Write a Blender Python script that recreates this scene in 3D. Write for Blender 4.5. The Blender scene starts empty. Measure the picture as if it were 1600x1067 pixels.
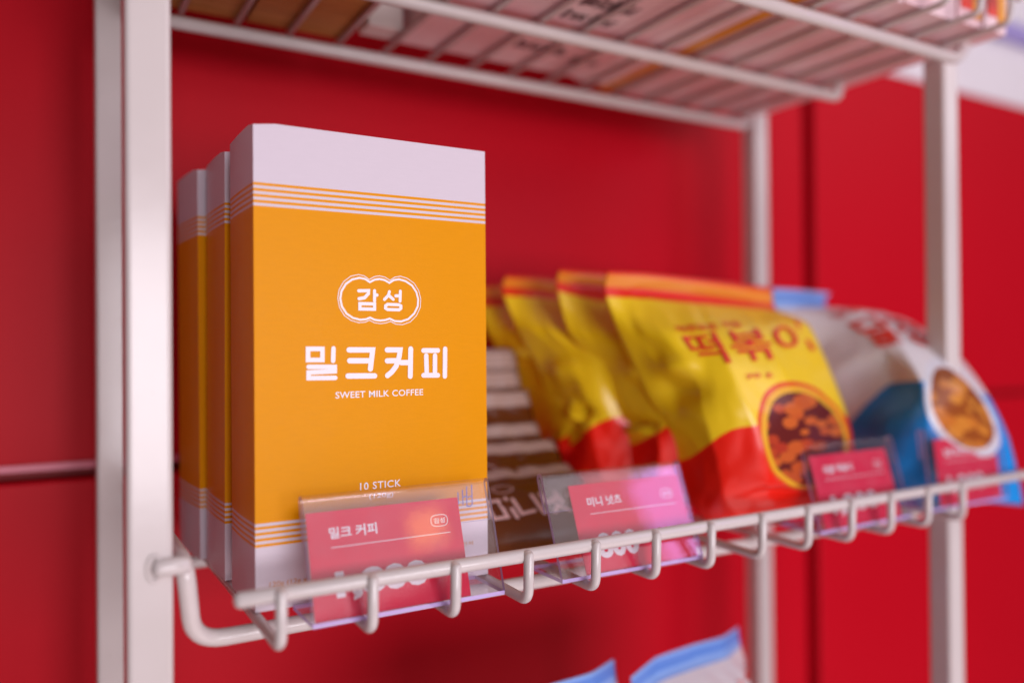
import bpy, bmesh, math, random
from mathutils import Vector, Matrix, noise
random.seed(7)
SC = bpy.context.scene
COL = SC.collection

# ------------------------------------------------------------------ camera
cam_d = bpy.data.cameras.new('camera'); cam = bpy.data.objects.new('camera', cam_d); COL.objects.link(cam)
cR = Vector((0.86392624, -0.50355815, -0.00778705)); cF = Vector((0.50361074, 0.86389496, 0.00785679)); cU = cR.cross(cF)
M = Matrix((cR, cU, -cF)).transposed().to_4x4(); M.translation = (-0.06776314, -0.29985167, 0.09184549)
cam.matrix_world = M
cam_d.sensor_fit = 'HORIZONTAL'; cam_d.sensor_width = 36.0; cam_d.lens = 28.748
cam_d.clip_start = 0.01; cam_d.clip_end = 50
cam_d.dof.use_dof = True; cam_d.dof.focus_distance = 0.322; cam_d.dof.aperture_fstop = 2.45; cam_d.dof.aperture_blades = 9
SC.camera = cam
# ------------------------------------------------------------------ light
W = bpy.data.worlds.new('World'); SC.world = W; W.use_nodes = True
bg = W.node_tree.nodes['Background']; bg.inputs['Color'].default_value = (1.0, 0.88, 0.93, 1); bg.inputs['Strength'].default_value = 0.06
def area(name, loc, target, sx, sy, power, color):
    l = bpy.data.lights.new(name, 'AREA'); l.shape = 'RECTANGLE'; l.size = sx; l.size_y = sy; l.energy = power; l.color = color
    o = bpy.data.objects.new(name, l); COL.objects.link(o); o.location = loc
    o.rotation_euler = (Vector(target) - Vector(loc)).to_track_quat('-Z', 'Y').to_euler()
    return o
area('shop_front_light', (1.0, -1.15, 1.08), (0.15, 0.0, 0.10), 2.0, 1.3, 10.8, (1.0, 0.93, 1.0))
area('front_fill_light', (0.20, -1.75, 0.06), (0.15, 0.0, 0.06), 1.1, 0.62, 19.5, (1.0, 0.94, 1.0))  # unseen fill panel added behind the camera to brighten front faces
area('floor_bounce_light', (0.35, -0.75, -0.75), (0.20, 0.05, 0.25), 1.6, 0.8, 5.5, (1.0, 0.78, 0.78))  # added lamp standing in for floor bounce, lifts the upper shelf's underside
area('violet_sign_light', (0.765, -0.62, 0.335), (0.17, -0.02, 0.03), 0.12, 0.15, 0.28, (0.62, 0.30, 1.0))
area('warm_bulb_light', (0.420, -0.777, 0.322), (0.05, -0.02, 0.03), 0.05, 0.05, 0.030, (1.0, 0.50, 0.10))
SC.view_settings.view_transform = 'Standard'; SC.view_settings.look = 'None'
SC.view_settings.exposure = 0.12; SC.view_settings.gamma = 1.0; SC.view_settings.use_curve_mapping = False
SC.cycles.max_bounces = 12; SC.cycles.transparent_max_bounces = 24; SC.cycles.use_denoising = True
SC.cycles.caustics_reflective = False; SC.cycles.caustics_refractive = False

# ------------------------------------------------------------------ materials
class NT:
    def __init__(s, name):
        s.m = bpy.data.materials.new(name); s.m.use_nodes = True; s.t = s.m.node_tree; s.n = s.t.nodes
        s.b = s.n.get('Principled BSDF'); s.o = s.n.get('Material Output')
    def node(s, kind, **kw):
        nd = s.n.new(kind)
        for k, v in kw.items(): setattr(nd, k, v)
        return nd
    def link(s, a, b): s.t.links.new(a, b)
    def math(s, op, a, b=None, c=None):
        nd = s.node('ShaderNodeMath', operation=op)
        for i, v in enumerate((a, b, c)):
            if v is None: continue
            if isinstance(v, (int, float)): nd.inputs[i].default_value = v
            else: s.link(v, nd.inputs[i])
        return nd.outputs[0]
    def mix(s, f, a, b):
        nd = s.node('ShaderNodeMix', data_type='RGBA')
        s.link(f, nd.inputs[0]) if not isinstance(f, (int, float)) else setattr(nd.inputs[0], 'default_value', f)
        for i, v in ((6, a), (7, b)):
            if isinstance(v, tuple): nd.inputs[i].default_value = (*v[:3], 1)
            else: s.link(v, nd.inputs[i])
        return nd.outputs[2]
    def coord(s, which='Object'): return s.node('ShaderNodeTexCoord').outputs[which]
    def noise(s, scale, detail=3, vec=None, rough=0.5):
        nd = s.node('ShaderNodeTexNoise'); nd.inputs['Scale'].default_value = scale; nd.inputs['Detail'].default_value = detail
        nd.inputs['Roughness'].default_value = rough
        if vec is not None: s.link(vec, nd.inputs['Vector'])
        return nd.outputs[0]
    def bump(s, h, dist, strength=1.0):
        nd = s.node('ShaderNodeBump'); nd.inputs['Distance'].default_value = dist; nd.inputs['Strength'].default_value = strength
        s.link(h, nd.inputs['Height']); s.link(nd.outputs[0], s.b.inputs['Normal'])
    def set(s, **kw):
        for k, v in kw.items():
            k = k.replace('_', ' ')
            i = s.b.inputs[k]
            if isinstance(v, tuple): i.default_value = (*v[:3], 1)
            elif isinstance(v, (int, float)): i.default_value = v
            else: s.link(v, i)
        return s
def simple(name, col, rough=0.5, spec=0.5, bump_scale=None, bump_dist=0.0001, var=0.06):
    t = NT(name); v = t.coord('Object')
    n = t.noise(90, 4, v)
    t.set(Base_Color=t.mix(n, tuple(c*(1-var) for c in col), tuple(min(1, c*(1+var)) for c in col)), Roughness=rough, Specular_IOR_Level=spec)
    if bump_scale: t.bump(t.noise(bump_scale, 4, v), bump_dist)
    return t.m

# white powder coat: soft orange-peel, a few specks, mottled gloss
t = NT('white_paint'); v = t.coord('Object')
sp = t.math('GREATER_THAN', t.noise(420, 2, v), 0.755)
basec = t.mix(t.noise(35, 4, v), (0.61, 0.54, 0.525), (0.67, 0.60, 0.585))
t.set(Base_Color=t.mix(t.math('MULTIPLY', sp, 0.35), basec, (0.35, 0.28, 0.22)), Roughness=t.math('MULTIPLY_ADD', t.noise(60, 4, v), 0.10, 0.14), Specular_IOR_Level=0.5)
t.bump(t.noise(160, 2, v), 0.00012, 0.35); M_WHITE = t.m

t = NT('red_panel'); v = t.coord('Object')
t.set(Base_Color=t.mix(t.noise(3, 5, v), (0.48, 0.0014, 0.010), (0.55, 0.002, 0.014)), Roughness=t.math('MULTIPLY_ADD', t.noise(6, 4, v), 0.1, 0.40), Specular_IOR_Level=0.12)
M_RED = t.m
M_DARKRED = simple('dark_joint', (0.30, 0.002, 0.006), 0.6)
M_BAND = simple('white_wall_paint', (0.80, 0.74, 0.78), 0.5)
M_VIOLET = simple('violet_trim', (0.35, 0.28, 0.60), 0.5)

# milk coffee carton: printed stripes by height
def stripes_mat(name, s1, s2, p, orange, white):
    t = NT(name); v = t.coord('Object'); sep = t.node('ShaderNodeSeparateXYZ'); t.link(v, sep.inputs[0]); z = sep.outputs[2]
    # upper group: below s1 alternates orange / white for eight bands, mirrored above s2
    du = t.math('SUBTRACT', s1, z); dl = t.math('SUBTRACT', z, s2)
    d = t.math('MINIMUM', du, dl)
    k = t.math('MODULO', t.math('FLOOR', t.math('DIVIDE', d, p)), 2.0)        # 0 orange, 1 white
    instr = t.math('LESS_THAN', d, 8*p)
    odd = t.math('MULTIPLY', k, instr)
    outw = t.math('LESS_THAN', d, 0.0)
    iswhite = t.math('MAXIMUM', odd, outw)
    fib = t.node('ShaderNodeMapping'); fib.inputs['Scale'].default_value = (1, 1, 6); t.link(v, fib.inputs[0])
    n = t.noise(160, 5, fib.outputs[0])
    oc = t.mix(n, tuple(c*0.96 for c in orange), tuple(min(1, c*1.04) for c in orange))
    wc = t.mix(n, tuple(c*0.97 for c in white), tuple(min(1, c*1.02) for c in white))
    t.set(Base_Color=t.mix(iswhite, oc, wc), Roughness=t.math('MULTIPLY_ADD', n, 0.14, 0.24), Specular_IOR_Level=0.08)
    t.bump(t.math('ADD', t.math('MULTIPLY', t.noise(700, 3, fib.outputs[0]), 0.12), t.noise(22, 2, v)), 0.0012, 0.5)
    return t.m
ORANGE = (0.78, 0.30, 0.0004)
M_CARTON = stripes_mat('milk_coffee_print', 0.15217+0.0021, 0.02103+0.0021, 0.00105, ORANGE, (0.68, 0.60, 0.67))
M_INKW = simple('white_ink', (0.88, 0.82, 0.86), 0.45)
M_INKO = simple('orange_ink', (0.62, 0.27, 0.06), 0.5)
M_INKB = simple('blue_pen', (0.10, 0.10, 0.50), 0.5)
M_INKR = simple('red_ink', (0.72, 0.03, 0.01), 0.4)
M_INKD = simple('dark_ink', (0.05, 0.015, 0.02), 0.5)
M_INKP = simple('pale_ink', (0.80, 0.55, 0.55), 0.5)

# clear acrylic: thin sheet that mirrors by angle and lets light straight through; lavender cut edges
def acrylic(name, tint, edge=False):
    m = bpy.data.materials.new(name); m.use_nodes = True; nt = m.node_tree; nt.nodes.clear()
    out = nt.nodes.new('ShaderNodeOutputMaterial'); tr = nt.nodes.new('ShaderNodeBsdfTransparent'); gl = nt.nodes.new('ShaderNodeBsdfGlossy')
    mx = nt.nodes.new('ShaderNodeMixShader')
    tr.inputs[0].default_value = (*tint, 1)
    tc = nt.nodes.new('ShaderNodeTexCoord'); no = nt.nodes.new('ShaderNodeTexNoise'); no.inputs['Scale'].default_value = 45; nt.links.new(tc.outputs['Object'], no.inputs['Vector'])
    ma = nt.nodes.new('ShaderNodeMath'); ma.operation = 'MULTIPLY_ADD'; ma.inputs[1].default_value = 0.05; ma.inputs[2].default_value = 0.0
    nt.links.new(no.outputs[0], ma.inputs[0]); nt.links.new(ma.outputs[0], gl.inputs['Roughness'])
    ge = nt.nodes.new('ShaderNodeNewGeometry'); dt = nt.nodes.new('ShaderNodeVectorMath'); dt.operation = 'DOT_PRODUCT'
    nt.links.new(ge.outputs['Normal'], dt.inputs[0]); nt.links.new(ge.outputs['Incoming'], dt.inputs[1])
    def mth(op, a, b):
        q = nt.nodes.new('ShaderNodeMath'); q.operation = op
        for i, v in enumerate((a, b)):
            if isinstance(v, (int, float)): q.inputs[i].default_value = v
            else: nt.links.new(v, q.inputs[i])
        return q.outputs[0]
    ca = mth('ABSOLUTE', dt.outputs['Value'], 0.0); om = mth('SUBTRACT', 1.0, ca)
    fz = mth('ADD', 0.042, mth('MULTIPLY', 0.94, mth('POWER', om, 5.0)))          # mirror share grows towards grazing angles
    nt.links.new(fz, mx.inputs[0]); nt.links.new(tr.outputs[0], mx.inputs[1]); nt.links.new(gl.outputs[0], mx.inputs[2])
    last = mx.outputs[0]
    if edge:
        df = nt.nodes.new('ShaderNodeBsdfDiffuse'); df.inputs[0].default_value = (0.62, 0.48, 0.88, 1)
        m2 = nt.nodes.new('ShaderNodeMixShader'); m2.inputs[0].default_value = 0.7
        nt.links.new(last, m2.inputs[1]); nt.links.new(df.outputs[0], m2.inputs[2]); last = m2.outputs[0]
    if not edge:
        hz = nt.nodes.new('ShaderNodeBsdfDiffuse'); hz.inputs[0].default_value = (0.85, 0.80, 0.90, 1); m3 = nt.nodes.new('ShaderNodeMixShader')
        sc = nt.nodes.new('ShaderNodeTexNoise'); sc.inputs['Scale'].default_value = 130; sc.inputs['Detail'].default_value = 6; nt.links.new(tc.outputs['Object'], sc.inputs['Vector'])
        nt.links.new(mth('MULTIPLY', mth('POWER', sc.outputs[0], 3.0), 0.07), m3.inputs[0]); nt.links.new(last, m3.inputs[1]); nt.links.new(hz.outputs[0], m3.inputs[2]); last = m3.outputs[0]
    nt.links.new(last, out.inputs[0])
    return m
M_ACR = acrylic('clear_acrylic', (0.975, 0.965, 0.98)); M_ACRE = acrylic('acrylic_edge', (0.85, 0.78, 0.95), True)
M_CARD = simple('pink_card', (0.74, 0.008, 0.055), 0.55, 0.3, 900, 0.00004)
M_CARDD = simple('crimson_card', (0.76, 0.016, 0.070), 0.55, 0.3, 900, 0.00004)

def film(t, col, rough=0.30):
    v = t.coord('Object')
    t.set(Base_Color=col, Roughness=rough, Specular_IOR_Level=0.5)
    n = t.math('ADD', t.noise(30, 2, v), t.math('MULTIPLY', t.noise(110, 2, v), 0.2))
    t.bump(n, 0.0025, 0.4)
def uvs(t):
    uv = t.node('ShaderNodeUVMap'); uv.uv_map = 'UVMap'; sep = t.node('ShaderNodeSeparateXYZ'); t.link(uv.outputs[0], sep.inputs[0])
    return sep.outputs[0], sep.outputs[1]
def snack_mat(name, body, lower, seal_a, seal_b, vb0, vb1, uspan, cen, rad, ring_a, ring_b, food_a, food_b, food_c):
    t = NT(name); u, v = uvs(t)
    su = t.node('ShaderNodeMapRange'); su.interpolation_type = 'SMOOTHSTEP'; t.link(u, su.inputs[0])
    su.inputs[1].default_value = 0; su.inputs[2].default_value = uspan; su.inputs[3].default_value = vb0; su.inputs[4].default_value = vb1
    low = t.math('GREATER_THAN', v, su.outputs[0])
    c = t.mix(low, body, lower)
    sv = t.math('MULTIPLY', v, 7.0)
    seal = t.math('LESS_THAN', sv, 1.15)
    mid = t.math('MULTIPLY', t.math('GREATER_THAN', sv, 0.22), t.math('LESS_THAN', sv, 0.80))
    c = t.mix(seal, c, t.mix(mid, seal_a, seal_b))
    du = t.math('DIVIDE', t.math('SUBTRACT', u, cen[0]), rad[0]); dv = t.math('DIVIDE', t.math('SUBTRACT', v, cen[1]), rad[1])
    r = t.math('SQRT', t.math('ADD', t.math('MULTIPLY', du, du), t.math('MULTIPLY', dv, dv)))
    c = t.mix(t.math('LESS_THAN', r, 1.0), c, ring_a)
    c = t.mix(t.math('LESS_THAN', r, 0.93), c, ring_b)
    uv2 = t.node('ShaderNodeUVMap'); uv2.uv_map = 'UVMap'
    mp = t.node('ShaderNodeMapping'); mp.inputs['Rotation'].default_value = (0, 0, 0.7); mp.inputs['Scale'].default_value = (11, 22, 1); t.link(uv2.outputs[0], mp.inputs[0])
    vo = t.node('ShaderNodeTexVoronoi'); vo.inputs['Scale'].default_value = 1.0; t.link(mp.outputs[0], vo.inputs['Vector'])
    sepc = t.node('ShaderNodeSeparateColor'); t.link(vo.outputs['Color'], sepc.inputs[0])
    fd = t.mix(sepc.outputs[0], food_a, food_b)
    fd = t.mix(t.math('GREATER_THAN', vo.outputs['Distance'], 0.56), fd, food_c)
    c = t.mix(t.math('LESS_THAN', r, 0.83), c, fd)
    film(t, c); return t.m
YEL = (0.88, 0.60, 0.012); REDB = (0.86, 0.014, 0.004)
M_YBAG = snack_mat('yellow_snack_film', YEL, REDB, (0.78, 0.02, 0.005), (0.82, 0.25, 0.01), 0.715, 0.625, 0.42, (0.745, 0.70), (0.245, 0.215),
                   (0.75, 0.06, 0.01), (0.82, 0.42, 0.02), (0.42, 0.035, 0.015), (0.60, 0.13, 0.02), (0.13, 0.012, 0.01))
M_WBAG = snack_mat('white_snack_film', (0.78, 0.74, 0.76), (0.012, 0.29, 0.80), (0.26, 0.44, 0.85), (0.12, 0.26, 0.70), 0.70, 0.565, 0.26, (0.72, 0.655), (0.225, 0.175),
                   (0.75, 0.74, 0.80), (0.75, 0.74, 0.80), (0.55, 0.16, 0.02), (0.62, 0.24, 0.03), (0.30, 0.07, 0.01))
# brown nut sachet
t = NT('brown_sachet_film'); u, v = uvs(t)
crimp = t.math('LESS_THAN', v, 0.135)
wv = t.math('SINE', t.math('MULTIPLY', v, 190.0))
c = t.mix(crimp, t.mix(t.math('MULTIPLY', t.math('SUBTRACT', v, 0.2), 1.2), (0.11, 0.024, 0.004), (0.17, 0.046, 0.007)), t.mix(t.math('MULTIPLY_ADD', wv, 0.5, 0.5), (0.34, 0.23, 0.20), (0.50, 0.36, 0.32)))
film(t, c, 0.28); M_NUT = t.m
# upper-shelf cartons
t = NT('kraft_board'); v = t.coord('Object'); mp = t.node('ShaderNodeMapping'); mp.inputs['Scale'].default_value = (1, 9, 3); t.link(v, mp.inputs[0])
t.set(Base_Color=t.mix(t.noise(22, 6, mp.outputs[0], 0.65), (0.24, 0.085, 0.014), (0.74, 0.38, 0.11)), Roughness=0.6); M_KRAFT = t.m
M_PINKBOX = simple('pale_pink_board', (0.84, 0.62, 0.65), 0.33, 0.5, 60, 0.0006, 0.05)
M_PINKBOX2 = simple('rosy_board', (0.78, 0.52, 0.55), 0.33, 0.5, 60, 0.0006, 0.05)
M_ORBOX = simple('orange_board', (0.74, 0.30, 0.02), 0.45)
M_PALEBOX = simple('pale_board', (0.78, 0.70, 0.68), 0.5)

# ------------------------------------------------------------------ geometry helpers
class MB:
    def __init__(s): s.v = []; s.f = []; s.mi = []; s.uv = {}; s.sm = []
    def face(s, idx, mi=0, smooth=False): s.f.append(tuple(idx)); s.mi.append(mi); s.sm.append(smooth)
    def box(s, lo, hi, mi=0):
        b = len(s.v); (x0, y0, z0), (x1, y1, z1) = lo, hi
        s.v += [(x0,y0,z0),(x1,y0,z0),(x1,y1,z0),(x0,y1,z0),(x0,y0,z1),(x1,y0,z1),(x1,y1,z1),(x0,y1,z1)]
        for q in ((0,3,2,1),(4,5,6,7),(0,1,5,4),(1,2,6,5),(2,3,7,6),(3,0,4,7)): s.face([b+i for i in q], mi)
    def tube(s, pts, r, n=12, mi=0, dome=True):
        P = [Vector(p) for p in pts]; L = len(P)
        T = [(P[min(i+1, L-1)] - P[max(i-1, 0)]).normalized() for i in range(L)]
        up = Vector((0, 0, 1)) if abs(T[0].z) < 0.9 else Vector((0, 1, 0))
        a = T[0].cross(up).normalized(); rings = []
        def ring(c, a, bb, rr):
            b0 = len(s.v)
            for k in range(n):
                an = 2*math.pi*k/n; s.v.append(tuple(c + a*math.cos(an)*rr + bb*math.sin(an)*rr))
            rings.append(b0)
        frames = []
        for i in range(L):
            a = (a - T[i]*a.dot(T[i])).normalized(); frames.append((P[i], a.copy(), T[i].cross(a)))
        if dome:
            c, a0, b0 = frames[0]
            for q in (0.35, 0.75): ring(c - T[0]*r*(math.sqrt(1-q*q))*0.6, a0, b0, r*q)
        for c, a0, b0 in frames: ring(c, a0, b0, r)
        if dome:
            c, a0, b0 = frames[-1]
            for q in (0.75, 0.35): ring(c + T[-1]*r*(math.sqrt(1-q*q))*0.6, a0, b0, r*q)
        for i in range(len(rings)-1):
            for k in range(n):
                k2 = (k+1) % n; s.face((rings[i]+k, rings[i]+k2, rings[i+1]+k2, rings[i+1]+k), mi, True)
        s.face([rings[0]+k for k in range(n)][::-1], mi, True); s.face([rings[-1]+k for k in range(n)], mi, True)
    def build(s, name, mats, parent=None, uvmap=None):
        me = bpy.data.meshes.new(name); me.from_pydata(s.v, [], s.f); me.validate()
        for m in (mats if isinstance(mats, (list, tuple)) else [mats]): me.materials.append(m)
        me.polygons.foreach_set('material_index', s.mi); me.polygons.foreach_set('use_smooth', s.sm)
        if uvmap:
            lay = me.uv_layers.new(name='UVMap')
            for p in me.polygons:
                for li, vi in zip(p.loop_indices, p.vertices): lay.data[li].uv = uvmap[vi]
        o = bpy.data.objects.new(name, me); COL.objects.link(o)
        if parent: o.parent = parent
        me.update(); return o
def fillet(pts, r, n=7):
    P = [Vector(p) for p in pts]; out = [P[0]]
    for i in range(1, len(P)-1):
        a = (P[i-1]-P[i]); b = (P[i+1]-P[i]); la, lb = a.length, b.length; d = min(r, la*0.49, lb*0.49)
        p0 = P[i]+a.normalized()*d; p1 = P[i]+b.normalized()*d
        for k in range(n+1):
            q = k/n; out.append(p0*(1-q)**2 + P[i]*2*q*(1-q) + p1*q*q)
    out.append(P[-1]); return out
def bevel_obj(o, w, seg=3, smooth=True):
    bm = bmesh.new(); bm.from_mesh(o.data)
    r = bmesh.ops.bevel(bm, geom=list(bm.edges), offset=w, segments=seg, affect='EDGES', profile=0.5, clamp_overlap=True)
    if smooth:
        for f in r['faces']: f.smooth = True
    bm.to_mesh(o.data); bm.free()
    return o
def tag(o, label=None, cat=None, group=None, kind=None):
    if label: o['label'] = label
    if cat: o['category'] = cat
    if group: o['group'] = group
    if kind: o['kind'] = kind
    return o
def empty(name, loc=(0, 0, 0), rz=0.0):
    o = bpy.data.objects.new(name, None); COL.objects.link(o); o.location = loc; o.rotation_euler = (0, 0, rz); o.empty_display_size = 0.02; return o
def copy_tree(o, parent=None):
    c = o.copy(); COL.objects.link(c); c.parent = parent
    for ch in [x for x in SC.objects if x.parent is o]: copy_tree(ch, c)
    return c

# flat strokes with round ends: list of polylines in (x, z) -> polygons in the XZ plane facing -Y
def strokes(mb, lines, w, y, mi=0, step=0.000012, place=None, cap=True):
    place = place or (lambda a, b, d: (a, y - d, b + GZ))
    for k, ln in enumerate(lines):
        d = step*k; P = [Vector(p) for p in ln]; closed = (P[0]-P[-1]).length < 1e-7 and len(P) > 3
        if closed: P = P[:-1]
        L = len(P); lf = []; rt = []
        for i in range(L):
            a = P[(i-1) % L] if (closed or i > 0) else None; b = P[(i+1) % L] if (closed or i < L-1) else None
            d1 = (P[i]-a).normalized() if a is not None else (b-P[i]).normalized(); d2 = (b-P[i]).normalized() if b is not None else d1
            n1 = Vector((-d1.y, d1.x)); n2 = Vector((-d2.y, d2.x)); m = (n1+n2); m = m.normalized() if m.length > 1e-6 else n1
            q = min(1/max(m.dot(n1), 0.35), 1.5); lf.append(P[i]+m*w/2*q); rt.append(P[i]-m*w/2*q)
        base = len(mb.v)
        for i in range(L): mb.v.append(place(lf[i].x, lf[i].y, d)); mb.v.append(place(rt[i].x, rt[i].y, d))
        for i in range(L if closed else L-1):
            j = (i+1) % L; mb.face((base+2*i, base+2*i+1, base+2*j+1, base+2*j), mi)
        if not closed and cap:
            for e, dirv in ((0, P[0]-P[1]), (L-1, P[-1]-P[-2])):
                an0 = math.atan2(dirv.y, dirv.x); b2 = len(mb.v); m_ = 9
                for q in range(m_):
                    an = an0 - math.pi/2 + math.pi*q/(m_-1); p = P[e] + Vector((math.cos(an), math.sin(an)))*w/2; mb.v.append(place(p.x, p.y, d))
                mb.face([b2+q for q in range(m_)], mi)
# text outlines from Blender's built-in font as a flat mesh
_tc = {}
def text_mesh(s, bold=0.0, space=1.0):
    key = (s, bold, space)
    if key in _tc: return _tc[key]
    cu = bpy.data.curves.new('lettering_tmp', 'FONT'); cu.body = s; cu.size = 1.0; cu.offset = bold; cu.space_character = space; cu.resolution_u = 3
    o = bpy.data.objects.new('lettering_tmp', cu); COL.objects.link(o)
    dg = bpy.context.evaluated_depsgraph_get(); me = bpy.data.meshes.new_from_object(o.evaluated_get(dg))
    vs = [tuple(v.co[:2]) for v in me.vertices]; fs = [tuple(p.vertices) for p in me.polygons]
    bpy.data.objects.remove(o); bpy.data.curves.remove(cu); bpy.data.meshes.remove(me)
    x0 = min(v[0] for v in vs); x1 = max(v[0] for v in vs); y0 = min(v[1] for v in vs); y1 = max(v[1] for v in vs)
    vs = [((x-x0)/(x1-x0), (y-y0)/(y1-y0)) for x, y in vs]
    _tc[key] = (vs, fs); return _tc[key]
def put_text(mb, s, place, mi=0, bold=0.0, space=1.0):     # place maps (0..1, 0..1) to 3-D
    vs, fs = text_mesh(s, bold, space); b = len(mb.v)
    mb.v += [tuple(place(x, y)) for x, y in vs]
    for f in fs: mb.face([b+i for i in f], mi)

# ------------------------------------------------------------------ wall
wall = empty('panelled_wall', (0, 0.20, 0)); tag(wall, 'glossy red panelled wall with dark joints and a white band above', 'wall')
def panel(x0, x1, z0, z1, mat=M_RED, y0=0.0, name='wall_panel'):
    mb = MB(); mb.box((x0, y0, z0), (x1, y0+0.018, z1)); o = mb.build(name, mat, wall); bevel_obj(o, 0.0022, 3); return o
panel(-0.9, 0.5275, 0.0285, 0.372); panel(-0.9, 0.5275, -0.62, 0.0235)
panel(0.5425, 2.4, 0.041, 0.356); panel(0.5425, 2.4, -0.62, 0.036)
mb = MB(); mb.box((-0.9, 0.016, -0.62), (2.4, 0.03, 0.38)); mb.build('wall_joint_backing', M_DARKRED, wall)
mb = MB(); mb.box((0.5425, 0.004, 0.358), (2.4, 0.018, 0.95)); mb.build('white_band', M_BAND, wall)
mb = MB(); mb.box((-0.9, 0.0045, 0.374), (0.5405, 0.018, 0.95)); mb.build('white_band', M_BAND, wall)
mb = MB(); mb.box((0.78, -0.006, 0.425), (2.4, 0.0035, 0.445)); bevel_obj(mb.build('violet_trim', M_VIOLET, wall), 0.002)

mb = MB(); mb.box((-0.9, -0.0015, 0.0290), (0.5275, -0.0001, 0.0325)); mb.build('joint_highlight', simple('rosy_highlight', (0.60, 0.10, 0.17), 0.35), wall)  # pink strip standing in for the highlight on the joint's bevelled edge
# ------------------------------------------------------------------ rack
rack = empty('wire_display_rack', (0, 0, -0.5)); tag(rack, 'white painted steel display rack with square posts and wire shelves', 'shelf rack')
RK = rack
def rp(p): return (p[0], p[1], p[2]+0.5)                     # world -> rack space
S = 0.0141
def post(x, y):
    mb = MB(); mb.box(rp((x, y, -0.5)), rp((x+S, y+S, 0.75))); o = mb.build('post', M_WHITE, RK); bevel_obj(o, 0.0017, 4)
for (x, y) in ((-0.0426, -0.0096), (0.4018, -0.0096), (-0.0426, 0.139), (0.4018, 0.139)): post(x, y)
def rod(name, pts, r, fr, parent, n=14):
    mb = MB(); mb.tube([rp(p) for p in (fillet(pts, fr) if fr else pts)], r, n); return mb.build(name, M_WHITE, parent)
def display_shelf(dz, lip_to, contents=True):
    z = lambda a: a+dz
    main = rod('wire_shelf', [(-0.0245, 0.1385, z(.0205)), (-0.0248, -0.0080, z(.0208)), (-0.0205, 0.0035, z(-.0098)), (0.3945, 0.0045, z(-.0098)), (0.3985, -0.0080, z(.0208)), (0.3985, 0.1385, z(.0205))], 0.0031, 0.011, RK, 16)
    rod('cross_rod', [(-0.0245, 0.112, z(.0205)), (-0.0185, 0.118, z(-.0098)), (0.3925, 0.118, z(-.0098)), (0.3985, 0.112, z(.0205))], 0.0032, 0.010, main)
    rod('lip_rail', [(-0.0118, -0.0292, z(.0119)), (0.10, -0.0292, z(.0119)), (0.25, -0.0292, z(.0123)), (lip_to, -0.0292, z(.0134))], 0.0027, 0, main, 16)
    k = 0
    while 0.0009+0.0314*k < lip_to-0.01:
        x = 0.0009+0.0314*k+random.uniform(-.0003, .0003); zl = .0128+.003*max(0, x-.1)/.35*.5
        rod('shelf_wire', [(x, 0.1215 if x < .39 else 0.0, z(-.0044)), (x, 0.0, z(-.0044)), (x, -0.0318, z(-.0050)), (x+.0002, -0.0322, z(zl))], 0.0020, 0.0052, main, 12)
        mb = MB(); mb.tube([rp((x+.0002, -0.0312, z(zl-.0014))), rp((x+.0003, -0.0309, z(zl+.0002)))], 0.0022, 10); mb.build('weld', M_WHITE, main)
        k += 1
    # welded stub and its bead on the left post
    mb = MB(); mb.tube([rp((-0.0335, -0.0102, z(.0208))), rp((-0.0248, -0.0092, z(.0208)))], 0.0032, 12)
    ring = [rp((-0.0345+0.0040*math.cos(a)*0.55, -0.0098-0.0003*math.cos(a), z(.0208)+0.0042*math.sin(a))) for a in [2*math.pi*i/20 for i in range(21)]]
    mb.tube(ring, 0.0007, 8, dome=False); mb.build('weld', M_WHITE, main)
    return main
display_shelf(0.0, 0.475)
display_shelf(-0.2215, 0.475)
# upper shelf, seen from below: three straight rods and finer wires
ZT = 0.2548
up = rod('wire_shelf', [(0.389, 0.139, ZT+.022), (0.389, 0.134, ZT), (-0.0245, 0.134, ZT)], 0.0034, 0.006, RK)
rod('cross_rod', [(0.389, 0.055, ZT+.022), (0.389, 0.055, ZT), (-0.0245, 0.055, ZT)], 0.0034, 0.006, up)
rod('cross_rod', [(0.396, -0.030, ZT+.016), (0.389, -0.0255, ZT), (-0.0245, -0.0255, ZT)], 0.0034, 0.006, up)
rod('side_rod', [(0.389, 0.139, ZT+.022), (0.389, -0.034, ZT+.022)], 0.0034, 0, up)
rod('side_rod', [(-0.0245, 0.139, ZT+.0), (-0.0245, -0.034, ZT+.0)], 0.0034, 0, up)
for k in range(15):
    x = -0.0045+0.0271*k
    rod('shelf_wire', [(x, 0.1375, ZT+.0056), (x, -0.062, ZT+.0056), (x, -0.064, ZT+.022)], 0.0017, 0.004, up, 10)
rod('lip_rail', [(-0.016, -0.0615, ZT+.022), (0.385, -0.0615, ZT+.022)], 0.0030, 0, up)

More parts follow.
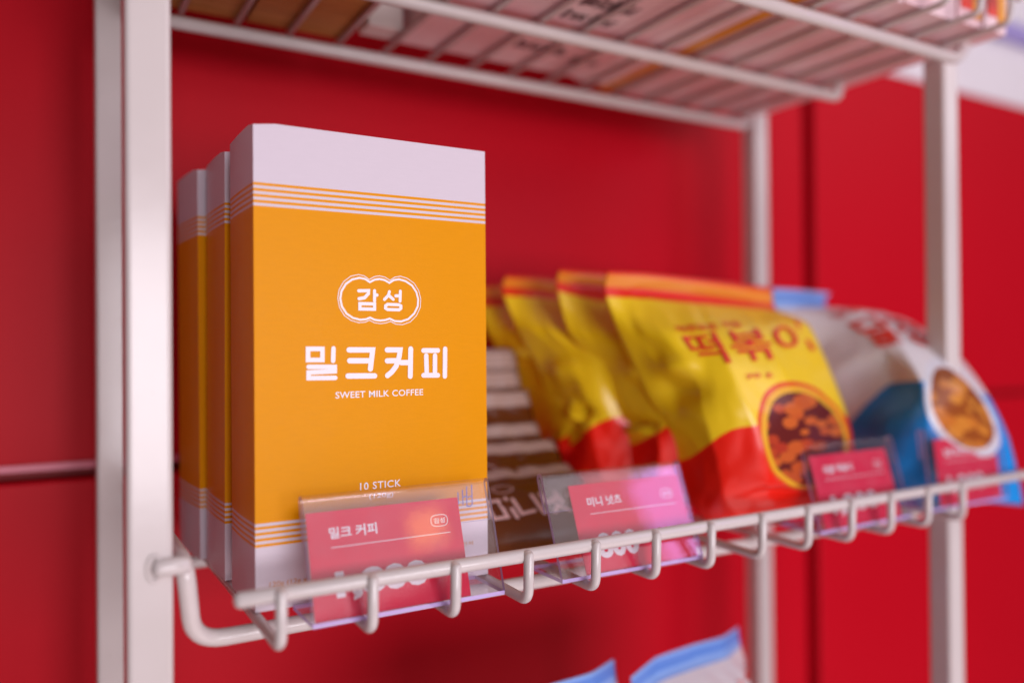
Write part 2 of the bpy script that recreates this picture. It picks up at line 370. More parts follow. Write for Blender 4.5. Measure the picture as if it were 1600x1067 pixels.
# ------------------------------------------------------------------ milk coffee cartons
GLYPH={
 'gam':[[(0.03934, 0.11416), (0.04335, 0.11434), (0.04323, 0.11317), (0.04164, 0.11152), (0.03944, 0.11113)], [(0.04576, 0.11435), (0.04573, 0.11045)], [(0.04575, 0.11268), (0.04675, 0.1127)], [(0.03977, 0.10926), (0.04572, 0.10927), (0.04571, 0.10721), (0.03976, 0.10722), (0.03977, 0.10926)]],
 'seong':[[(0.05189, 0.11419), (0.05152, 0.11277), (0.04983, 0.1111)], [(0.0517, 0.11266), (0.05349, 0.11119)], [(0.05649, 0.11449), (0.05634, 0.11057)], [(0.05453, 0.11262), (0.05636, 0.11267)], [(0.05107, 0.10922), (0.05572, 0.10914), (0.05669, 0.10871), (0.05669, 0.10774), (0.05589, 0.10716), (0.05106, 0.10719), (0.05022, 0.10768), (0.05023, 0.10864), (0.05107, 0.10922)]],
 'mil':[[(0.01954, 0.09208), (0.025, 0.09204), (0.02497, 0.08789), (0.01952, 0.08797), (0.01954, 0.09208)], [(0.02926, 0.09217), (0.02907, 0.08751)], [(0.01972, 0.08541), (0.02972, 0.08522), (0.02971, 0.08359), (0.01971, 0.08333), (0.01969, 0.08125), (0.02987, 0.0811)]],
 'keu':[[(0.03535, 0.09158), (0.04484, 0.0915), (0.04385, 0.08418)], [(0.03555, 0.08747), (0.04422, 0.08734)], [(0.03489, 0.08168), (0.04559, 0.08148)]],
 'keo':[[(0.05083, 0.09146), (0.05626, 0.09141), (0.05582, 0.0887), (0.05452, 0.08504), (0.05269, 0.08283), (0.05088, 0.08146)], [(0.0508, 0.08719), (0.05556, 0.08723)], [(0.05665, 0.08642), (0.06052, 0.08636)], [(0.06075, 0.09178), (0.06048, 0.08095)]],
 'pi':[[(0.06629, 0.0911), (0.07264, 0.09105)], [(0.06747, 0.08902), (0.06766, 0.08141)], [(0.07134, 0.08897), (0.07122, 0.08132)], [(0.06621, 0.08121), (0.07256, 0.08106)], [(0.07587, 0.09167), (0.07565, 0.08058)]],
 'emblem':[[(0.04384, 0.11763), (0.04198, 0.11879), (0.03966, 0.11914), (0.03678, 0.11843), (0.0342, 0.11659), (0.03249, 0.1138), (0.03202, 0.11095), (0.03262, 0.10807), (0.03442, 0.10537), (0.03697, 0.10376), (0.03984, 0.10308), (0.04217, 0.10327), (0.04387, 0.10396), (0.04568, 0.10314), (0.04804, 0.10283), (0.05013, 0.10308), (0.05193, 0.10366), (0.05404, 0.10272), (0.05677, 0.10258), (0.05984, 0.10358), (0.06234, 0.10578), (0.06391, 0.10868), (0.06412, 0.11155), (0.06333, 0.1144), (0.06149, 0.11692), (0.05872, 0.11854), (0.05598, 0.11918), (0.05373, 0.11876), (0.05191, 0.11763), (0.04994, 0.11863), (0.04786, 0.119), (0.04579, 0.11865), (0.04384, 0.11763)]],
 'emblem2':[[(0.0436, 0.11863), (0.04162, 0.11996), (0.03915, 0.12037), (0.03608, 0.11956), (0.03334, 0.11745), (0.03152, 0.11426), (0.03102, 0.11099), (0.03166, 0.10769), (0.03356, 0.10459), (0.03628, 0.10274), (0.03933, 0.10195), (0.04181, 0.10216), (0.04362, 0.10294), (0.04555, 0.102), (0.04807, 0.10164), (0.05029, 0.10192), (0.05221, 0.10258), (0.05446, 0.1015), (0.05738, 0.10133), (0.06066, 0.10247), (0.06333, 0.10499), (0.06502, 0.10831), (0.06524, 0.11162), (0.0644, 0.1149), (0.06243, 0.1178), (0.05947, 0.11966), (0.05654, 0.1204), (0.05414, 0.11992), (0.0522, 0.11862), (0.0501, 0.11977), (0.04788, 0.1202), (0.04567, 0.1198), (0.0436, 0.11863)]],
}
GZ = 0.0021                                                    # prints measured from a point this far above the carton's foot
BW, BT, BH = 0.095, 0.0385, 0.1761
def coffee_carton(loc, rz, label):
    root = empty('coffee_carton', loc, rz); tag(root, label, 'carton', 'yellow milk coffee cartons')
    bm = bmesh.new(); n = 10                                      # board box, slightly bowed panels
    vs = {}
    def gv(p):
        k = tuple(round(c, 6) for c in p)
        if k not in vs: vs[k] = bm.verts.new(p)
        return vs[k]
    def grid(o, a, b, na, nb):
        o, a, b = Vector(o), Vector(a), Vector(b)
        for i in range(na):
            for j in range(nb):
                bm.faces.new([gv(o+a*(i+q)/na+b*(j+w)/nb) for q, w in ((0, 0), (1, 0), (1, 1), (0, 1))])
    grid((0,0,0), (BW,0,0), (0,0,BH), 12, 16); grid((BW,BT,0), (-BW,0,0), (0,0,BH), 12, 16)
    grid((0,BT,0), (0,-BT,0), (0,0,BH), 6, 16); grid((BW,0,0), (0,BT,0), (0,0,BH), 6, 16)
    grid((0,0,BH), (BW,0,0), (0,BT,0), 12, 6); grid((0,BT,0), (BW,0,0), (0,-BT,0), 12, 6)
    sharp = [e for e in bm.edges if len(e.link_faces) == 2 and e.calc_face_angle(0) > 1]
    r = bmesh.ops.bevel(bm, geom=sharp, offset=0.0011, segments=3, affect='EDGES', profile=0.5)
    for v in bm.verts:
        c = v.co; u = c.x/BW; w = c.z/BH; t_ = c.y/BT
        if c.x < .0045 and c.y < .004 and w > .965: c.z -= 0.0011*(1-max(0, c.x)/.0045)*(w-.965)/.035   # softened front corner
        if abs(c.x) < .002: c.x -= 0.0006*math.sin(math.pi*min(1, max(0, t_)))*(1-0.4*w)
    for f in r['faces']: f.smooth = True
    me = bpy.data.meshes.new('carton_board'); bm.to_mesh(me); bm.free(); me.materials.append(M_CARTON)
    o = bpy.data.objects.new('carton_board', me); COL.objects.link(o); o.parent = root
    # top closing flap: a thin lid whose front edge is tucked, with cut corner nicks
    mb = MB(); mb.box((0.0080, 0.0015, BH+0.00003), (BW-0.0035, BT-0.001, BH+0.00030)); bevel_obj(mb.build('closing_flap', M_CARTON, root), 0.0001, 2)
    y = -0.00012
    mb = MB(); strokes(mb, GLYPH['emblem'], 0.00078, y); strokes(mb, GLYPH['emblem2'], 0.00028, y-0.00002)
    strokes(mb, GLYPH['gam'], 0.00128, y); strokes(mb, GLYPH['seong'], 0.00122, y); mb.build('emblem', M_INKW, root)
    mb = MB()
    for g, w in (('mil', 0.00172), ('keu', 0.0021), ('keo', 0.0021), ('pi', 0.00195)): strokes(mb, GLYPH[g], w, y)
    mb.build('title_lettering', M_INKW, root)
    def line(mb, s, x0, x1, z0, z1, mi=0, bold=0.0, space=1.0, sh=0.0): put_text(mb, s, lambda a, b: (x0+(x1-x0)*a, y, GZ+z0+(z1-z0)*b + sh*a), mi, bold, space)
    for args in (('SWEET MILK COFFEE', .0299, .0660, .0733, .0758, 0, .012, 1.05), ('10 STICK', .0394, .0562, .0379, .0407, 0, .012, 1.1), ('(120g)', .0430, .0530, .0338, .0362, 0, .006),
                 ('120g (12g x 10개입)', .0050, .0290, .0058, .0085, 1, .004), ('인스턴트커피 (커피믹스)', .0050, .0330, .0022, .0046, 1, .004), ('식품의약품안전처', .0660, .0880, .0108, .0126, 1, .004)):
        mb = MB(); line(mb, *args); mb.build('caption_lettering', [M_INKW, M_INKO], root)
    mb = MB()                                                    # blue pen marks near the lower right corner
    strokes(mb, [[(.0812, .0330), (.0815, .0282)], [(.0833, .0338), (.0835, .0278)], [(.0833, .0308), (.0850, .0312)], [(.0852, .0350), (.0853, .0272), (.0866, .0268), (.0878, .0276), (.0875, .0355)], [(.0853, .0306), (.0876, .0310)]], 0.00045, y)
    mb.build('pen_mark', M_INKB, root)
    return root
c1 = coffee_carton((0, 0, -0.0021), 0.0081, 'yellow and white milk coffee carton standing in front at the left of the wire shelf')
c2 = copy_tree(c1); c2.location = (-0.0012, 0.0485, -0.0021); c2.rotation_euler = (0.006, 0.003, 0.012); c2['label'] = 'yellow and white milk coffee carton in the middle of the row of three, half hidden'
c3 = copy_tree(c1); c3.location = (-0.0040, 0.0890, -0.0021); c3.rotation_euler = (0.004, -0.004, 0.075); c3['label'] = 'yellow and white milk coffee carton at the back of the row of three, most blurred'

# ------------------------------------------------------------------ snack bags
YELLOW_NET =[
  [(0.1986, 0.055, 0.1334), (0.226, 0.055, 0.1335), (0.259, 0.055, 0.1318), (0.2976, 0.058, 0.13), (0.3311, 0.06, 0.1281)] ,
  [(0.193, 0.05, 0.1215), (0.2217, 0.05, 0.1206), (0.2542, 0.05, 0.1185), (0.2923, 0.053, 0.1169), (0.3282, 0.055, 0.115)] ,
  [(0.1979, 0.045, 0.1011), (0.2084, 0.024, 0.1006), (0.2341, 0.014, 0.1005), (0.2725, 0.015, 0.1017), (0.3272, 0.03, 0.1051)] ,
  [(0.2077, 0.04, 0.0773), (0.2167, 0.012, 0.0826), (0.2294, -0.004, 0.082), (0.2657, -0.004, 0.082), (0.3302, 0.02, 0.0843)] ,
  [(0.2172, 0.035, 0.0535), (0.2187, 0.003, 0.0573), (0.2339, -0.012, 0.0607), (0.2705, -0.012, 0.0607), (0.3352, 0.012, 0.0584)] ,
  [(0.2258, 0.03, 0.0315), (0.2241, 0.0, 0.0366), (0.2403, -0.014, 0.0401), (0.2726, -0.014, 0.0411), (0.3402, 0.01, 0.0398)] ,
  [(0.2262, 0.02, 0.011), (0.2282, 0.0, 0.0172), (0.2467, -0.012, 0.022), (0.2819, -0.01, 0.0218), (0.3427, 0.01, 0.0174)] ,
  [(0.2293, 0.015, 0.0026), (0.2388, 0.002, 0.0052), (0.2599, -0.004, 0.0065), (0.2964, -0.002, 0.0057), (0.3385, 0.01, 0.0031)] ,
]
WHITE_NET =[
  [(0.342, 0.09, 0.1313), (0.3631, 0.09, 0.131), (0.3851, 0.09, 0.1308), (0.4046, 0.09, 0.13), (0.4228, 0.09, 0.1296)] ,
  [(0.3366, 0.085, 0.1181), (0.3605, 0.085, 0.1186), (0.3823, 0.085, 0.1186), (0.3997, 0.085, 0.1185), (0.4137, 0.085, 0.1187)] ,
  [(0.3519, 0.075, 0.092), (0.371, 0.06, 0.1064), (0.3895, 0.045, 0.1143), (0.4255, 0.045, 0.1119), (0.4622, 0.05, 0.1059)] ,
  [(0.3612, 0.065, 0.0711), (0.3759, 0.035, 0.0916), (0.3842, 0.012, 0.0953), (0.4118, 0.005, 0.0912), (0.4572, 0.015, 0.0818)] ,
  [(0.3732, 0.06, 0.0501), (0.3794, 0.012, 0.0674), (0.3724, -0.012, 0.07), (0.3933, -0.022, 0.0682), (0.4378, -0.014, 0.0588)] ,
  [(0.3822, 0.055, 0.0292), (0.3684, 0.008, 0.0459), (0.3688, -0.018, 0.0496), (0.4022, -0.024, 0.0465), (0.4496, -0.018, 0.0357)] ,
  [(0.3878, 0.045, 0.0092), (0.3697, 0.005, 0.0196), (0.3806, -0.014, 0.0229), (0.4183, -0.02, 0.0188), (0.4611, -0.018, 0.0091)] ,
  [(0.3891, 0.03, -0.0091), (0.3919, 0.01, -0.0042), (0.4021, -0.008, -0.0024), (0.4385, -0.014, -0.0051), (0.4741, -0.014, -0.0108)] ,
]
def cr(p0, p1, p2, p3, t):
    return 0.5*((2*p1)+(p2-p0)*t+(2*p0-5*p1+4*p2-p3)*t*t+(3*p1-p0-3*p2+p3)*t*t*t)
class Bag:
    def __init__(s, net, back=0.038, seed=0, dents=(), post=None, wr=1.0):
        s.net = [[Vector(p) for p in r] for r in net]; s.R = len(net); s.C = len(net[0]); s.back = back; s.seed = seed; s.dents = dents; s.post = post; s.wr = wr
    def raw(s, u, v):
        fu = min(max(u, 0), 1)*(s.C-1); fv = min(max(v, 0), 1)*(s.R-1); iu = min(int(fu), s.C-2); iv = min(int(fv), s.R-2); tu = fu-iu; tv = fv-iv
        def rowp(r):
            r = min(max(r, 0), s.R-1); g = lambda c: s.net[r][c] if 0 <= c < s.C else (s.net[r][0]*2-s.net[r][1] if c < 0 else s.net[r][-1]*2-s.net[r][-2])
            return cr(g(iu-1), g(iu), g(iu+1), g(iu+2), tu).lerp(g(iu).lerp(g(iu+1), tu), 0.6)    # film: nearly flat facets between folds
        return (lambda q: q.lerp(rowp(iv).lerp(rowp(iv+1), tv), 0.45))(cr(rowp(iv-1) if iv > 0 else rowp(0)*2-rowp(1), rowp(iv), rowp(iv+1), rowp(iv+2) if iv+2 < s.R else rowp(s.R-1)*2-rowp(s.R-2), tv))
    def normal(s, u, v):
        e = 0.010; a = s.raw(u+e, v)-s.raw(u-e, v); b = s.raw(u, v+e)-s.raw(u, v-e); n = a.cross(b)
        if n.length < 1e-12: return Vector((0, -1, 0))
        n.normalize()
        return -n if n.y > 0 else n
    def front(s, u, v, off=0.0):
        p = s.raw(u, v); n = s.normal(u, v)
        m = min(1, max(0, (v-0.14)*6))*min(1, max(0, (1-v)*9))*min(1, u*9)*min(1, (1-u)*9)
        q = Vector((u*3.1+s.seed*7.3, v*4.2-s.seed*3.1, s.seed*1.7))
        d = (abs(noise.noise(q*1.3))-0.22)*0.0022*s.wr + (0.5-abs(noise.noise(q*3.1+Vector((5, 2, 1)))))*0.0006*s.wr
        top = max(0, 1-(v-0.13)/0.26) if v > 0.13 else 0               # gathers running down from the seal
        d += top*0.0010*math.sin(u*44+3*noise.noise(q*2)+s.seed)
        for (du, dv, ru, rv, amp) in s.dents: d += amp*math.exp(-((u-du)/ru)**2-((v-dv)/rv)**2)
        p = p + n*(d*m+off)
        return s.clamp(p)
    def clamp(s, p):
        return p
    def back_pt(s, u, v):
        L0 = s.raw(0, v); L1 = s.raw(1, v); T0 = s.raw(u, 0); T1 = s.raw(u, 1)
        c = L0.lerp(L1, u) + T0.lerp(T1, v) - (s.raw(0, 0)*(1-u)*(1-v)+s.raw(1, 0)*u*(1-v)+s.raw(0, 1)*(1-u)*v+s.raw(1, 1)*u*v)
        sv = max(0.0, (v-0.15)/0.85); b = s.back*(math.sin(math.pi*u)**0.7 if 0 < u < 1 else 0)*(math.sin(math.pi*min(1, sv))**0.7 if 0 < sv < 1 else 0)
        q = Vector((u*4+9+s.seed, v*4, 3)); b += 0.003*noise.noise(q)*math.sin(math.pi*u)*math.sin(math.pi*v)
        return c + Vector((0, 0.0012*(1 if 0 < u < 1 and 0 < v < 1 else 0)+b, 0))
    def mesh(s, name, mat, parent, nu=56, nv=64):
        mb = MB(); uv = {}; fi = {}
        for j in range(nv+1):
            for i in range(nu+1):
                u, v = i/nu, j/nv; fi[i, j] = len(mb.v); uv[len(mb.v)] = (u, v); mb.v.append(tuple(s.front(u, v)))
        for j in range(nv):
            for i in range(nu): mb.face((fi[i, j], fi[i, j+1], fi[i+1, j+1], fi[i+1, j]), 0, True)
        bi = {}
        for j in range(0, nv+1):
            for i in range(0, nu+1):
                if i in (0, nu) or j in (0, nv): bi[i, j] = fi[i, j]
                else: bi[i, j] = len(mb.v); uv[len(mb.v)] = (0.02, j/nv); mb.v.append(tuple(s.back_pt(i/nu, j/nv)))
        for j in range(nv):
            for i in range(nu): mb.face((bi[i, j], bi[i+1, j], bi[i+1, j+1], bi[i, j+1]), 0, True)
        return mb.build(name, mat, parent, uv)
def relocate(root, base):                                       # set the Empty at the bag's base without moving its parts
    root.location = base
    for ch in [x for x in SC.objects if x.parent is root]:
        ch.data.transform(Matrix.Translation(-Vector(base)))
def bag_text(bag, mb, s, u0, u1, v0, v1, tilt=0.0, mi=0, bold=0.0, off=0.0009):
    put_text(mb, s, lambda a, b: bag.front(u0+(u1-u0)*a, v1+(v0-v1)*b+tilt*a, off), mi, bold)
yb = Bag(YELLOW_NET, 0.036, 1, dents=((0.20, 0.42, 0.10, 0.035, 0.0055), (0.16, 0.50, 0.13, 0.035, -0.006), (0.55, 0.90, 0.16, 0.03, -0.004), (0.72, 0.86, 0.2, 0.03, 0.003)))
bag = empty('snack_bag'); tag(bag, 'yellow and red snack bag in front of its row with a round red food picture', 'snack bag', 'yellow snack bags')
yb.mesh('bag_film', M_YBAG, bag)
mb = MB(); bag_text(yb, mb, '떡볶이', .33, .955, .31, .43, -.035, 0, .012); bag_text(yb, mb, '매콤달콤 국물', .33, .66, .275, .302, -.02, 0, .01)
bag_text(yb, mb, '70 g', .55, .68, .46, .48, -.01, 0, .01)
mb.build('bag_lettering', M_INKR, bag)
relocate(bag, (0.28, 0.02, -0.001))
for (dx, dy, dz, rz, sc, lab) in ((-0.0065, 0.037, 0.003, 0.02, 1.0, 'yellow and red snack bag directly behind the front yellow bag'),
                                  (-0.0215, 0.073, 0.002, 0.03, 1.0, 'yellow and red snack bag third from the front of the yellow row'),
                                  (-0.0240, 0.098, -0.001, 0.05, 1.0, 'yellow and red snack bag at the back of the yellow row beside the brown sachets')):
    # each bag of the row is crumpled its own way
    k_ = round(dy*1000); rnd = random.Random(k_)
    net = [[(p[0]+rnd.uniform(-.003, .003)*(r > 1), p[1]+rnd.uniform(-.005, .004)*(r > 1), p[2]+rnd.uniform(-.0025, .0025)) for p in row] for r, row in enumerate(YELLOW_NET)]
    vb = Bag(net, 0.034, k_*0.13, dents=((rnd.uniform(.1, .3), rnd.uniform(.35, .55), .10, .03, .005), (rnd.uniform(.1, .3), rnd.uniform(.5, .7), .12, .03, -.006)))
    b = empty('snack_bag'); tag(b, lab, 'snack bag', 'yellow snack bags')
    vb.mesh('bag_film', M_YBAG, b)
    mb = MB(); bag_text(vb, mb, '떡볶이', .33, .955, .31, .43, -.035, 0, .012); mb.build('bag_lettering', M_INKR, b)
    relocate(b, (0.28, 0.02, -0.001))
    b.location = (0.28+dx, 0.02+dy, -0.001+dz); b.rotation_euler = (0, 0, rz)
wbg = Bag(WHITE_NET, 0.022, 2, dents=((0.12, 0.36, 0.10, 0.05, -0.005), (0.2, 0.47, 0.12, 0.03, 0.004)), wr=0.8)
bag2 = empty('snack_bag'); tag(bag2, 'white and blue snack bag leaning over the shelf lip at the right', 'snack bag', 'white and blue snack bags')
wbg.mesh('bag_film', M_WBAG, bag2)
mb = MB(); bag_text(wbg, mb, '닭강정', .36, .98, .33, .455, -.02, 0, .024); bag_text(wbg, mb, '달콤바삭', .36, .75, .27, .305, -.01, 0, .01)
mb.build('bag_lettering', M_INKR, bag2)
relocate(bag2, (0.41, 0.01, -0.006))
# two of the same kind of bag standing on the shelf below
def pillow_net(w, h, d):
    net = []
    for j in range(8):
        v = j/7; row = []
        for i in range(5):
            u = i/4; bu = math.sin(math.pi*u)**0.6 if 0 < u < 1 else 0; sv = max(0, (v-1/7)/(6/7)); bv = math.sin(math.pi*min(1, sv*0.93+.02))**0.6 if sv > 0 else 0
            hh = [1.0, .935, .84, .70, .52, .34, .16, .0][j]
            row.append(((u-.5)*w*(1-.06*bv), -d*bu*bv + hh*h*0.14 + (.004*math.sin(u*7) if j < 2 else 0), h*hh - (.004*abs(u-.45)*2 if j < 2 else 0)))
        net.append(row)
    return net
low = Bag(pillow_net(0.109, 0.150, 0.030), 0.03, 5, wr=1.2)
bag3 = empty('snack_bag'); tag(bag3, 'white snack bag with blue top seal standing on the shelf below, left of two', 'snack bag', 'white and blue snack bags')
low.mesh('bag_film', M_WBAG, bag3)
mb = MB(); bag_text(low, mb, '닭강정', .30, .92, .27, .42, -.02, 0, .012); mb.build('bag_lettering', M_INKR, bag3)
bag3.scale = (1, 1, 1.04); bag3.location = (0.150, 0.010, -0.2236); bag3.rotation_euler = (0, 0, 0.28)
bag4 = copy_tree(bag3); bag4.scale = (1, 1, 1); bag4.location = (0.2533, 0.026, -0.2236); bag4.rotation_euler = (0, 0, 0.24)
bag4['label'] = 'white snack bag with blue top seal standing on the shelf below, right of two'

# ------------------------------------------------------------------ nut sachets
def sachet():
    root = empty('nut_sachet')
    Wd, L = 0.080, 0.060; mb = MB(); uv = {}; nu, nv = 24, 30; fi = {}; bi = {}
    def pt(u, v, side):                                          # local: x across, y up the sachet, z thickness
        bu = math.sin(math.pi*u)**0.5 if 0 < u < 1 else 0; sv = (v-0.2)/0.68; bv = math.sin(math.pi*sv)**0.5 if 0 < sv < 1 else 0
        n_ = noise.noise(Vector((u*5, v*6, 2+side)))
        zz = side*(0.0030*bu*bv + 0.0003) + (0.0009*n_)*bu + 0.0005*math.sin(u*30)*(1 if v < 0.2 else 0)
        return ((u-.5)*Wd*(1-0.02*bv), L*(1-v), zz)
    for j in range(nv+1):
        for i in range(nu+1):
            u, v = i/nu, j/nv; fi[i, j] = len(mb.v); uv[len(mb.v)] = (u, v); mb.v.append(pt(u, v, 1))
            edge = i in (0, nu) or j in (0, nv)
            if edge: bi[i, j] = fi[i, j]
            else: bi[i, j] = len(mb.v); uv[len(mb.v)] = (u, v); mb.v.append(pt(u, v, -1))
    for j in range(nv):
        for i in range(nu):
            mb.face((fi[i, j], fi[i, j+1], fi[i+1, j+1], fi[i+1, j]), 0, True); mb.face((bi[i, j], bi[i+1, j], bi[i+1, j+1], bi[i, j+1]), 0, True)
    mb.build('sachet_film', M_NUT, root, uv)
    mb = MB(); w = 0.0022; zt = lambda a, b, d: (a, b, pt(a/Wd+.5, 1-b/L, 1)[2]+0.0003+d)
    # strokes of the product name, and a small round emblem above it
    X = lambda l, ox: [[(ox+px*0.0115, 0.0200+pz*0.0125) for px, pz in s_] for s_ in l]
    mi_ = [[(0, 1), (.6, 1), (.6, .1), (0, .1), (0, 1)], [(1, 1.1), (1, 0)]]
    ni_ = [[(0, 1), (0, .15), (.65, .22)], [(1, 1.1), (1, 0)]]
    nut = [[(0, 1.1), (0, .6), (.45, .62)], [(.8, 1.15), (.8, .5)], [(.45, .8), (.8, .8)], [(.5, .4), (.1, 0)], [(.48, .3), (.85, 0)]]
    cho = [[(.35, 1.15), (.65, 1.15)], [(.1, .95), (.9, .95)], [(.5, .9), (.1, .5)], [(.5, .8), (.9, .5)], [(.5, .45), (.5, .15)], [(0, .1), (1, .1)]]
    for l, ox in ((mi_, -0.0245), (ni_, -0.0095), (nut, 0.0070), (cho, 0.0215)): strokes(mb, X(l, ox), w, 0, 0, place=zt)
    ring = [(-0.0105+0.0055*math.cos(a), 0.0415+0.0030*math.sin(a)) for a in [2*math.pi*i/24 for i in range(25)]]
    strokes(mb, [ring], 0.0006, 0, 0, place=zt)
    mb.build('sachet_lettering', M_INKP, root)
    return root
s0 = sachet()
nuts = [(0.018, 0.0, 30, 1.0, 'frontmost brown nut sachet lying low with white lettering'), (0.0425, 0, 44, 1.0, 'second brown nut sachet from the front of the leaning row'),
        (0.0665, 0, 57, 1.0, 'third brown nut sachet from the front of the leaning row'), (0.0810, 0, 66, 1.24, 'fourth brown nut sachet from the front of the leaning row'),
        (0.0905, 0, 70, 1.42, 'fifth brown nut sachet from the front of the leaning row'), (0.0985, 0, 74, 1.60, 'rearmost brown nut sachet, the tallest and most upright of its row')]
for i, (y, z0, ang, sl, lab) in enumerate(nuts):
    o = s0 if i == 0 else copy_tree(s0)
    tag(o, lab, 'sachet', 'brown nut sachets')
    o.location = (0.1415+random.uniform(-.0015, .0015), y, z0-0.0008); o.rotation_euler = (math.radians(ang), 0, random.uniform(-.02, .02)); o.scale = (1, sl, 1)

# ------------------------------------------------------------------ price sign holders and cards
HW, HL, TH = 0.0750, 0.0445, 0.0015
def holder(loc, lean, rz, label):
    root = empty('sign_holder', loc, rz); tag(root, label, 'sign holder', 'clear acrylic price sign holders')
    s_, c_ = math.sin(lean), math.cos(lean)
    P = lambda a, b: (a*s_ + b*c_, a*c_ - b*s_)                    # a up the plate, b behind it -> (y, z)
    # the bent sheet in profile: front plate, fold over the top, short rear flap; base plate behind
    def sheet(name, prof):
        mb = MB(); n = len(prof); lo = []; hi = []
        for q in range(n):
            p = Vector(prof[q]); a = Vector(prof[max(q-1, 0)]); b = Vector(prof[min(q+1, n-1)]); d = (b-a).normalized(); nn = Vector((-d.y, d.x))*TH/2
            lo.append(p-nn); hi.append(p+nn)
        for x in (0.0, HW):
            for q in range(n): mb.v.append((x, lo[q].x, lo[q].y)); mb.v.append((x, hi[q].x, hi[q].y))
        N = 2*n
        for q in range(n-1):
            mb.face((2*q, 2*q+2, N+2*q+2, N+2*q), 0, False); mb.face((2*q+1, N+2*q+1, N+2*q+3, 2*q+3), 0, False)
            for b0, rev in ((0, False), (N, True)):
                f = (b0+2*q, b0+2*q+1, b0+2*q+3, b0+2*q+2); mb.face(f[::-1] if rev else f, 1)
        mb.face((0, N, N+1, 1), 1); mb.face((2*n-2, 2*n-1, N+2*n-1, N+2*n-2), 1)
        return mb.build(name, [M_ACR, M_ACRE], root)
    g = 0.0030; top = [P(HL-0.0015+0.0015*math.sin(a), g/2-g/2*math.cos(a)) for a in [math.pi*k/8 for k in range(9)]]
    sheet('front_plate', [P(0.0014, 0)] + [P(HL*0.3, 0), P(HL*0.6, 0)] + top + [P(HL-0.006, g), P(HL-0.0155, g)])
    sheet('base_plate', [(0.0, 0.0007), (0.012, 0.0007), (0.0245, 0.0007)])
    return root
def price_card(loc, lean, rz, x0, x1, title, price, mat, label, logo=True, ink=None):
    root = empty('price_card', loc, rz); tag(root, label, 'price card', 'pink price cards')
    s_, c_ = math.sin(lean), math.cos(lean); y0, y1 = 0.0016, 0.0388
    def P(x, a, b): return (x, a*s_ + b*c_, a*c_ - b*s_)
    mb = MB(); b0, b1 = 0.00110, 0.00140
    for b in (b0, b1):
        for (x, a) in ((x0, y0), (x1, y0), (x1, y1), (x0, y1)): mb.v.append(P(x, a, b))
    for q in ((0,1,2,3), (7,6,5,4), (0,4,5,1), (1,5,6,2), (2,6,7,3), (3,7,4,0)): mb.face(q)
    mb.build('card', mat, root)
    cw, chh = x1-x0, y1-y0
    pl = lambda fx0, fx1, fy0, fy1: (lambda a, b: P(x0+cw*(fx0+(fx1-fx0)*a), y1-chh*(fy1+(fy0-fy1)*b), b0-0.00012))
    mb = MB(); put_text(mb, title, pl(.13, .13+.10*len(title.replace(' ', ''))*.75, .155, .265), 0, .022)
    put_text(mb, price, pl(.14, .14+.118*len(price), .570, .855), 0, .045)
    flat = lambda a, b, d: P(x0+cw*a, y1-chh*b, b0-0.00012-d)
    def stroke(lines, w):                                        # strokes in real card metres
        m2 = [[(x0+cw*a, y1-chh*b) for a, b in l] for l in lines]; strokes(mb, m2, w, 0, 0, place=lambda a, b, d: P(a, b, b0-0.00012-d))
    stroke([[(.135, .345), (.5, .345), (.915, .345)]], 0.00026)
    if logo:
        pts = []
        for k in range(33):
            an = 2*math.pi*k/32; ca, sa = math.cos(an), math.sin(an)
            pts.append((.85+.058*math.copysign(abs(ca)**.62, ca), .215+.058*math.copysign(abs(sa)**.8, sa)))
        pts[-1] = pts[0]; stroke([pts], 0.00026); put_text(mb, '감성', pl(.812, .888, .188, .243), 0, .012)
    mb.build('card_lettering', M_INKW, root)
    return root
signs = [((0.0133, -0.0252, -0.0029), math.atan2(.0130, .0415), 0.002, 0.0013, 0.0612, '밀크 커피', '1,800', M_CARD, 'the milk coffee carton'),
         ((0.1150, -0.0252, -0.0029), math.atan2(.0162, .0415), -0.008, 0.0130, 0.0735, '미니 넛츠', '800', M_CARD, 'the brown nut sachets'),
         ((0.2690, -0.0252, -0.0020), math.atan2(.0125, .0440), 0.02, 0.0060, 0.0690, '국물 떡볶이', '1,200', M_CARDD, 'the yellow snack bag'),
         ((0.3600, -0.0252, -0.0005), math.atan2(.0050, .0445), 0.0, 0.0110, 0.0715, '달콤 닭강정', '1,200', M_CARDD, 'the white and blue snack bag')]
for loc, lean, rz, x0, x1, ti, pr_, mt, who in signs:
    holder(loc, lean, rz, 'clear acrylic holder with lavender edges standing in front of '+who)
    price_card(loc, lean, rz, x0, x1, ti, pr_, mt, 'pink price card in the clear holder in front of '+who)

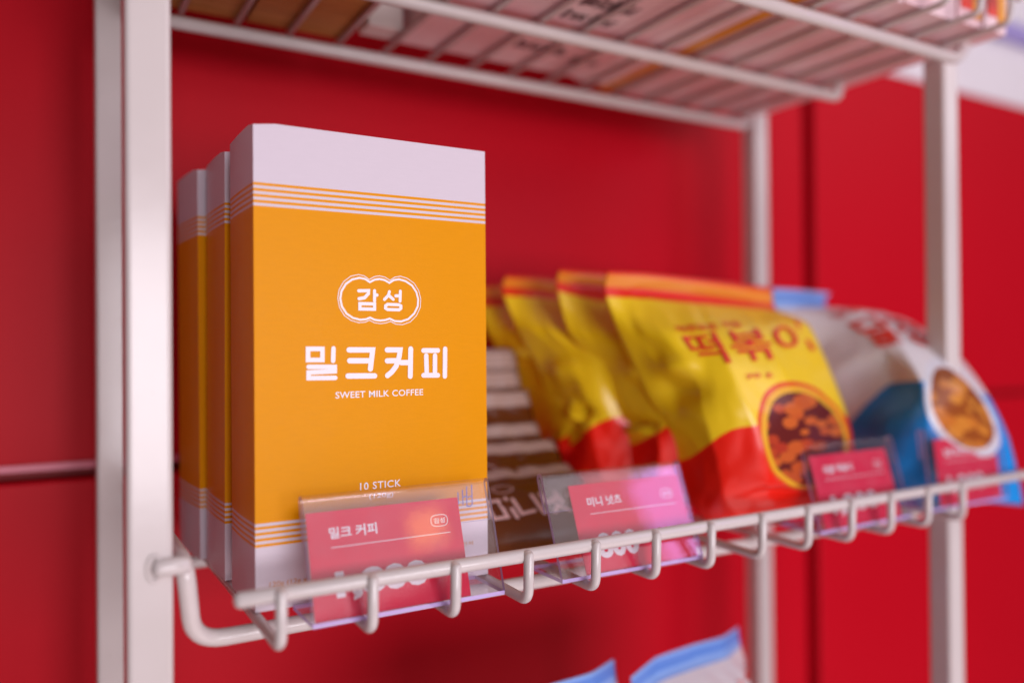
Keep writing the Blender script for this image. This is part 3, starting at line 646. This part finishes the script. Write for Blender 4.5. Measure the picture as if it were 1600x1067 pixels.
# ------------------------------------------------------------------ goods on the upper shelf, seen from below
ZF = ZT+.0056+.0022
def carton(name, x0, x1, y0, y1, h, mat, label, cat, group=None, texts=(), front=None):
    root = empty(name, ((x0+x1)/2, (y0+y1)/2, ZF)); tag(root, label, cat, group)
    hx, hy = (x1-x0)/2-0.00025, (y1-y0)/2
    mb = MB(); mb.box((-hx, -hy, 0.0), (hx, hy, h)); bevel_obj(mb.build('carton_board', mat, root), 0.0006, 2)
    for (s, ty, dy, bold) in texts:
        mb = MB(); put_text(mb, s, lambda a, b: (hx*0.78-1.56*hx*a, ty-(y0+y1)/2+dy*(b-.5), -0.00015), 0, bold)
        mb.build('carton_lettering', M_INKD, root)
    if front:
        mb = MB(); hy2 = hy+0.0003
        mb.box((-hx*0.8, -hy2-0.0004, 0.008), (hx*0.1, -hy2, 0.030), 0); mb.box((hx*0.15, -hy2-0.0004, 0.004), (hx*0.85, -hy2, 0.022), 1)
        mb.build('front_print', front, root)
    return root
carton('kraft_carton', -0.030, 0.026, -0.05, 0.1365, 0.10, M_KRAFT, 'brown kraft carton at the left end of the upper wire shelf', 'carton', 'kraft cartons')
carton('kraft_carton', 0.0270, 0.0785, -0.05, 0.1365, 0.10, M_KRAFT, 'brown kraft carton on the upper shelf next to the gap', 'carton', 'kraft cartons')
carton('pale_carton', 0.0840, 0.1040, 0.108, 0.124, 0.06, M_PALEBOX, 'small pale carton at the back of the gap on the upper shelf', 'carton')
xs = [0.1075, 0.134, 0.161, 0.2035, 0.229, 0.2545]
names = ['first', 'second', 'third', 'fourth', 'fifth']
for i in range(5):
    tx = (('카페라떼', .027, .013, .03), ('커피', .0457, .011, .03), ('믹스커피', .0925, .013, .03)) if i == 2 else ((('10개입', .100, .010, .02),) if i == 3 else ())
    carton('pink_carton', xs[i], xs[i+1], -0.046, 0.1255 if i < 4 else 0.1295, 0.11, M_PINKBOX if i % 2 == 0 else M_PINKBOX2,
           ('pale pink carton with rows of dark print underneath on the upper shelf' if i == 2 else 'pale pink carton on the upper shelf, %s to the right of the gap' % names[i]), 'carton', 'pink cartons on the upper shelf', tx)
carton('orange_carton', 0.2552, 0.2625, -0.046, 0.140, 0.11, M_ORBOX, 'thin orange carton wedged between the pink cartons on the upper shelf', 'carton')
xs = [0.2632, 0.284, 0.308, 0.331, 0.354, 0.3765, 0.398]
nm = ['first', 'second', 'third', 'fourth', 'fifth']
for i in range(6):
    carton('pink_carton', xs[i], xs[i+1], -0.046-0.001*(i % 3), 0.140, 0.11, M_PINKBOX if i % 2 else M_PINKBOX2,
           ('pink carton with red and yellow print on its end, rightmost on the upper shelf' if i == 5 else 'pink carton on the upper shelf, %s to the right of the thin orange carton' % nm[i]), 'carton', 'pink cartons on the upper shelf', (),
           [M_INKR, M_ORBOX] if i >= 4 else None)
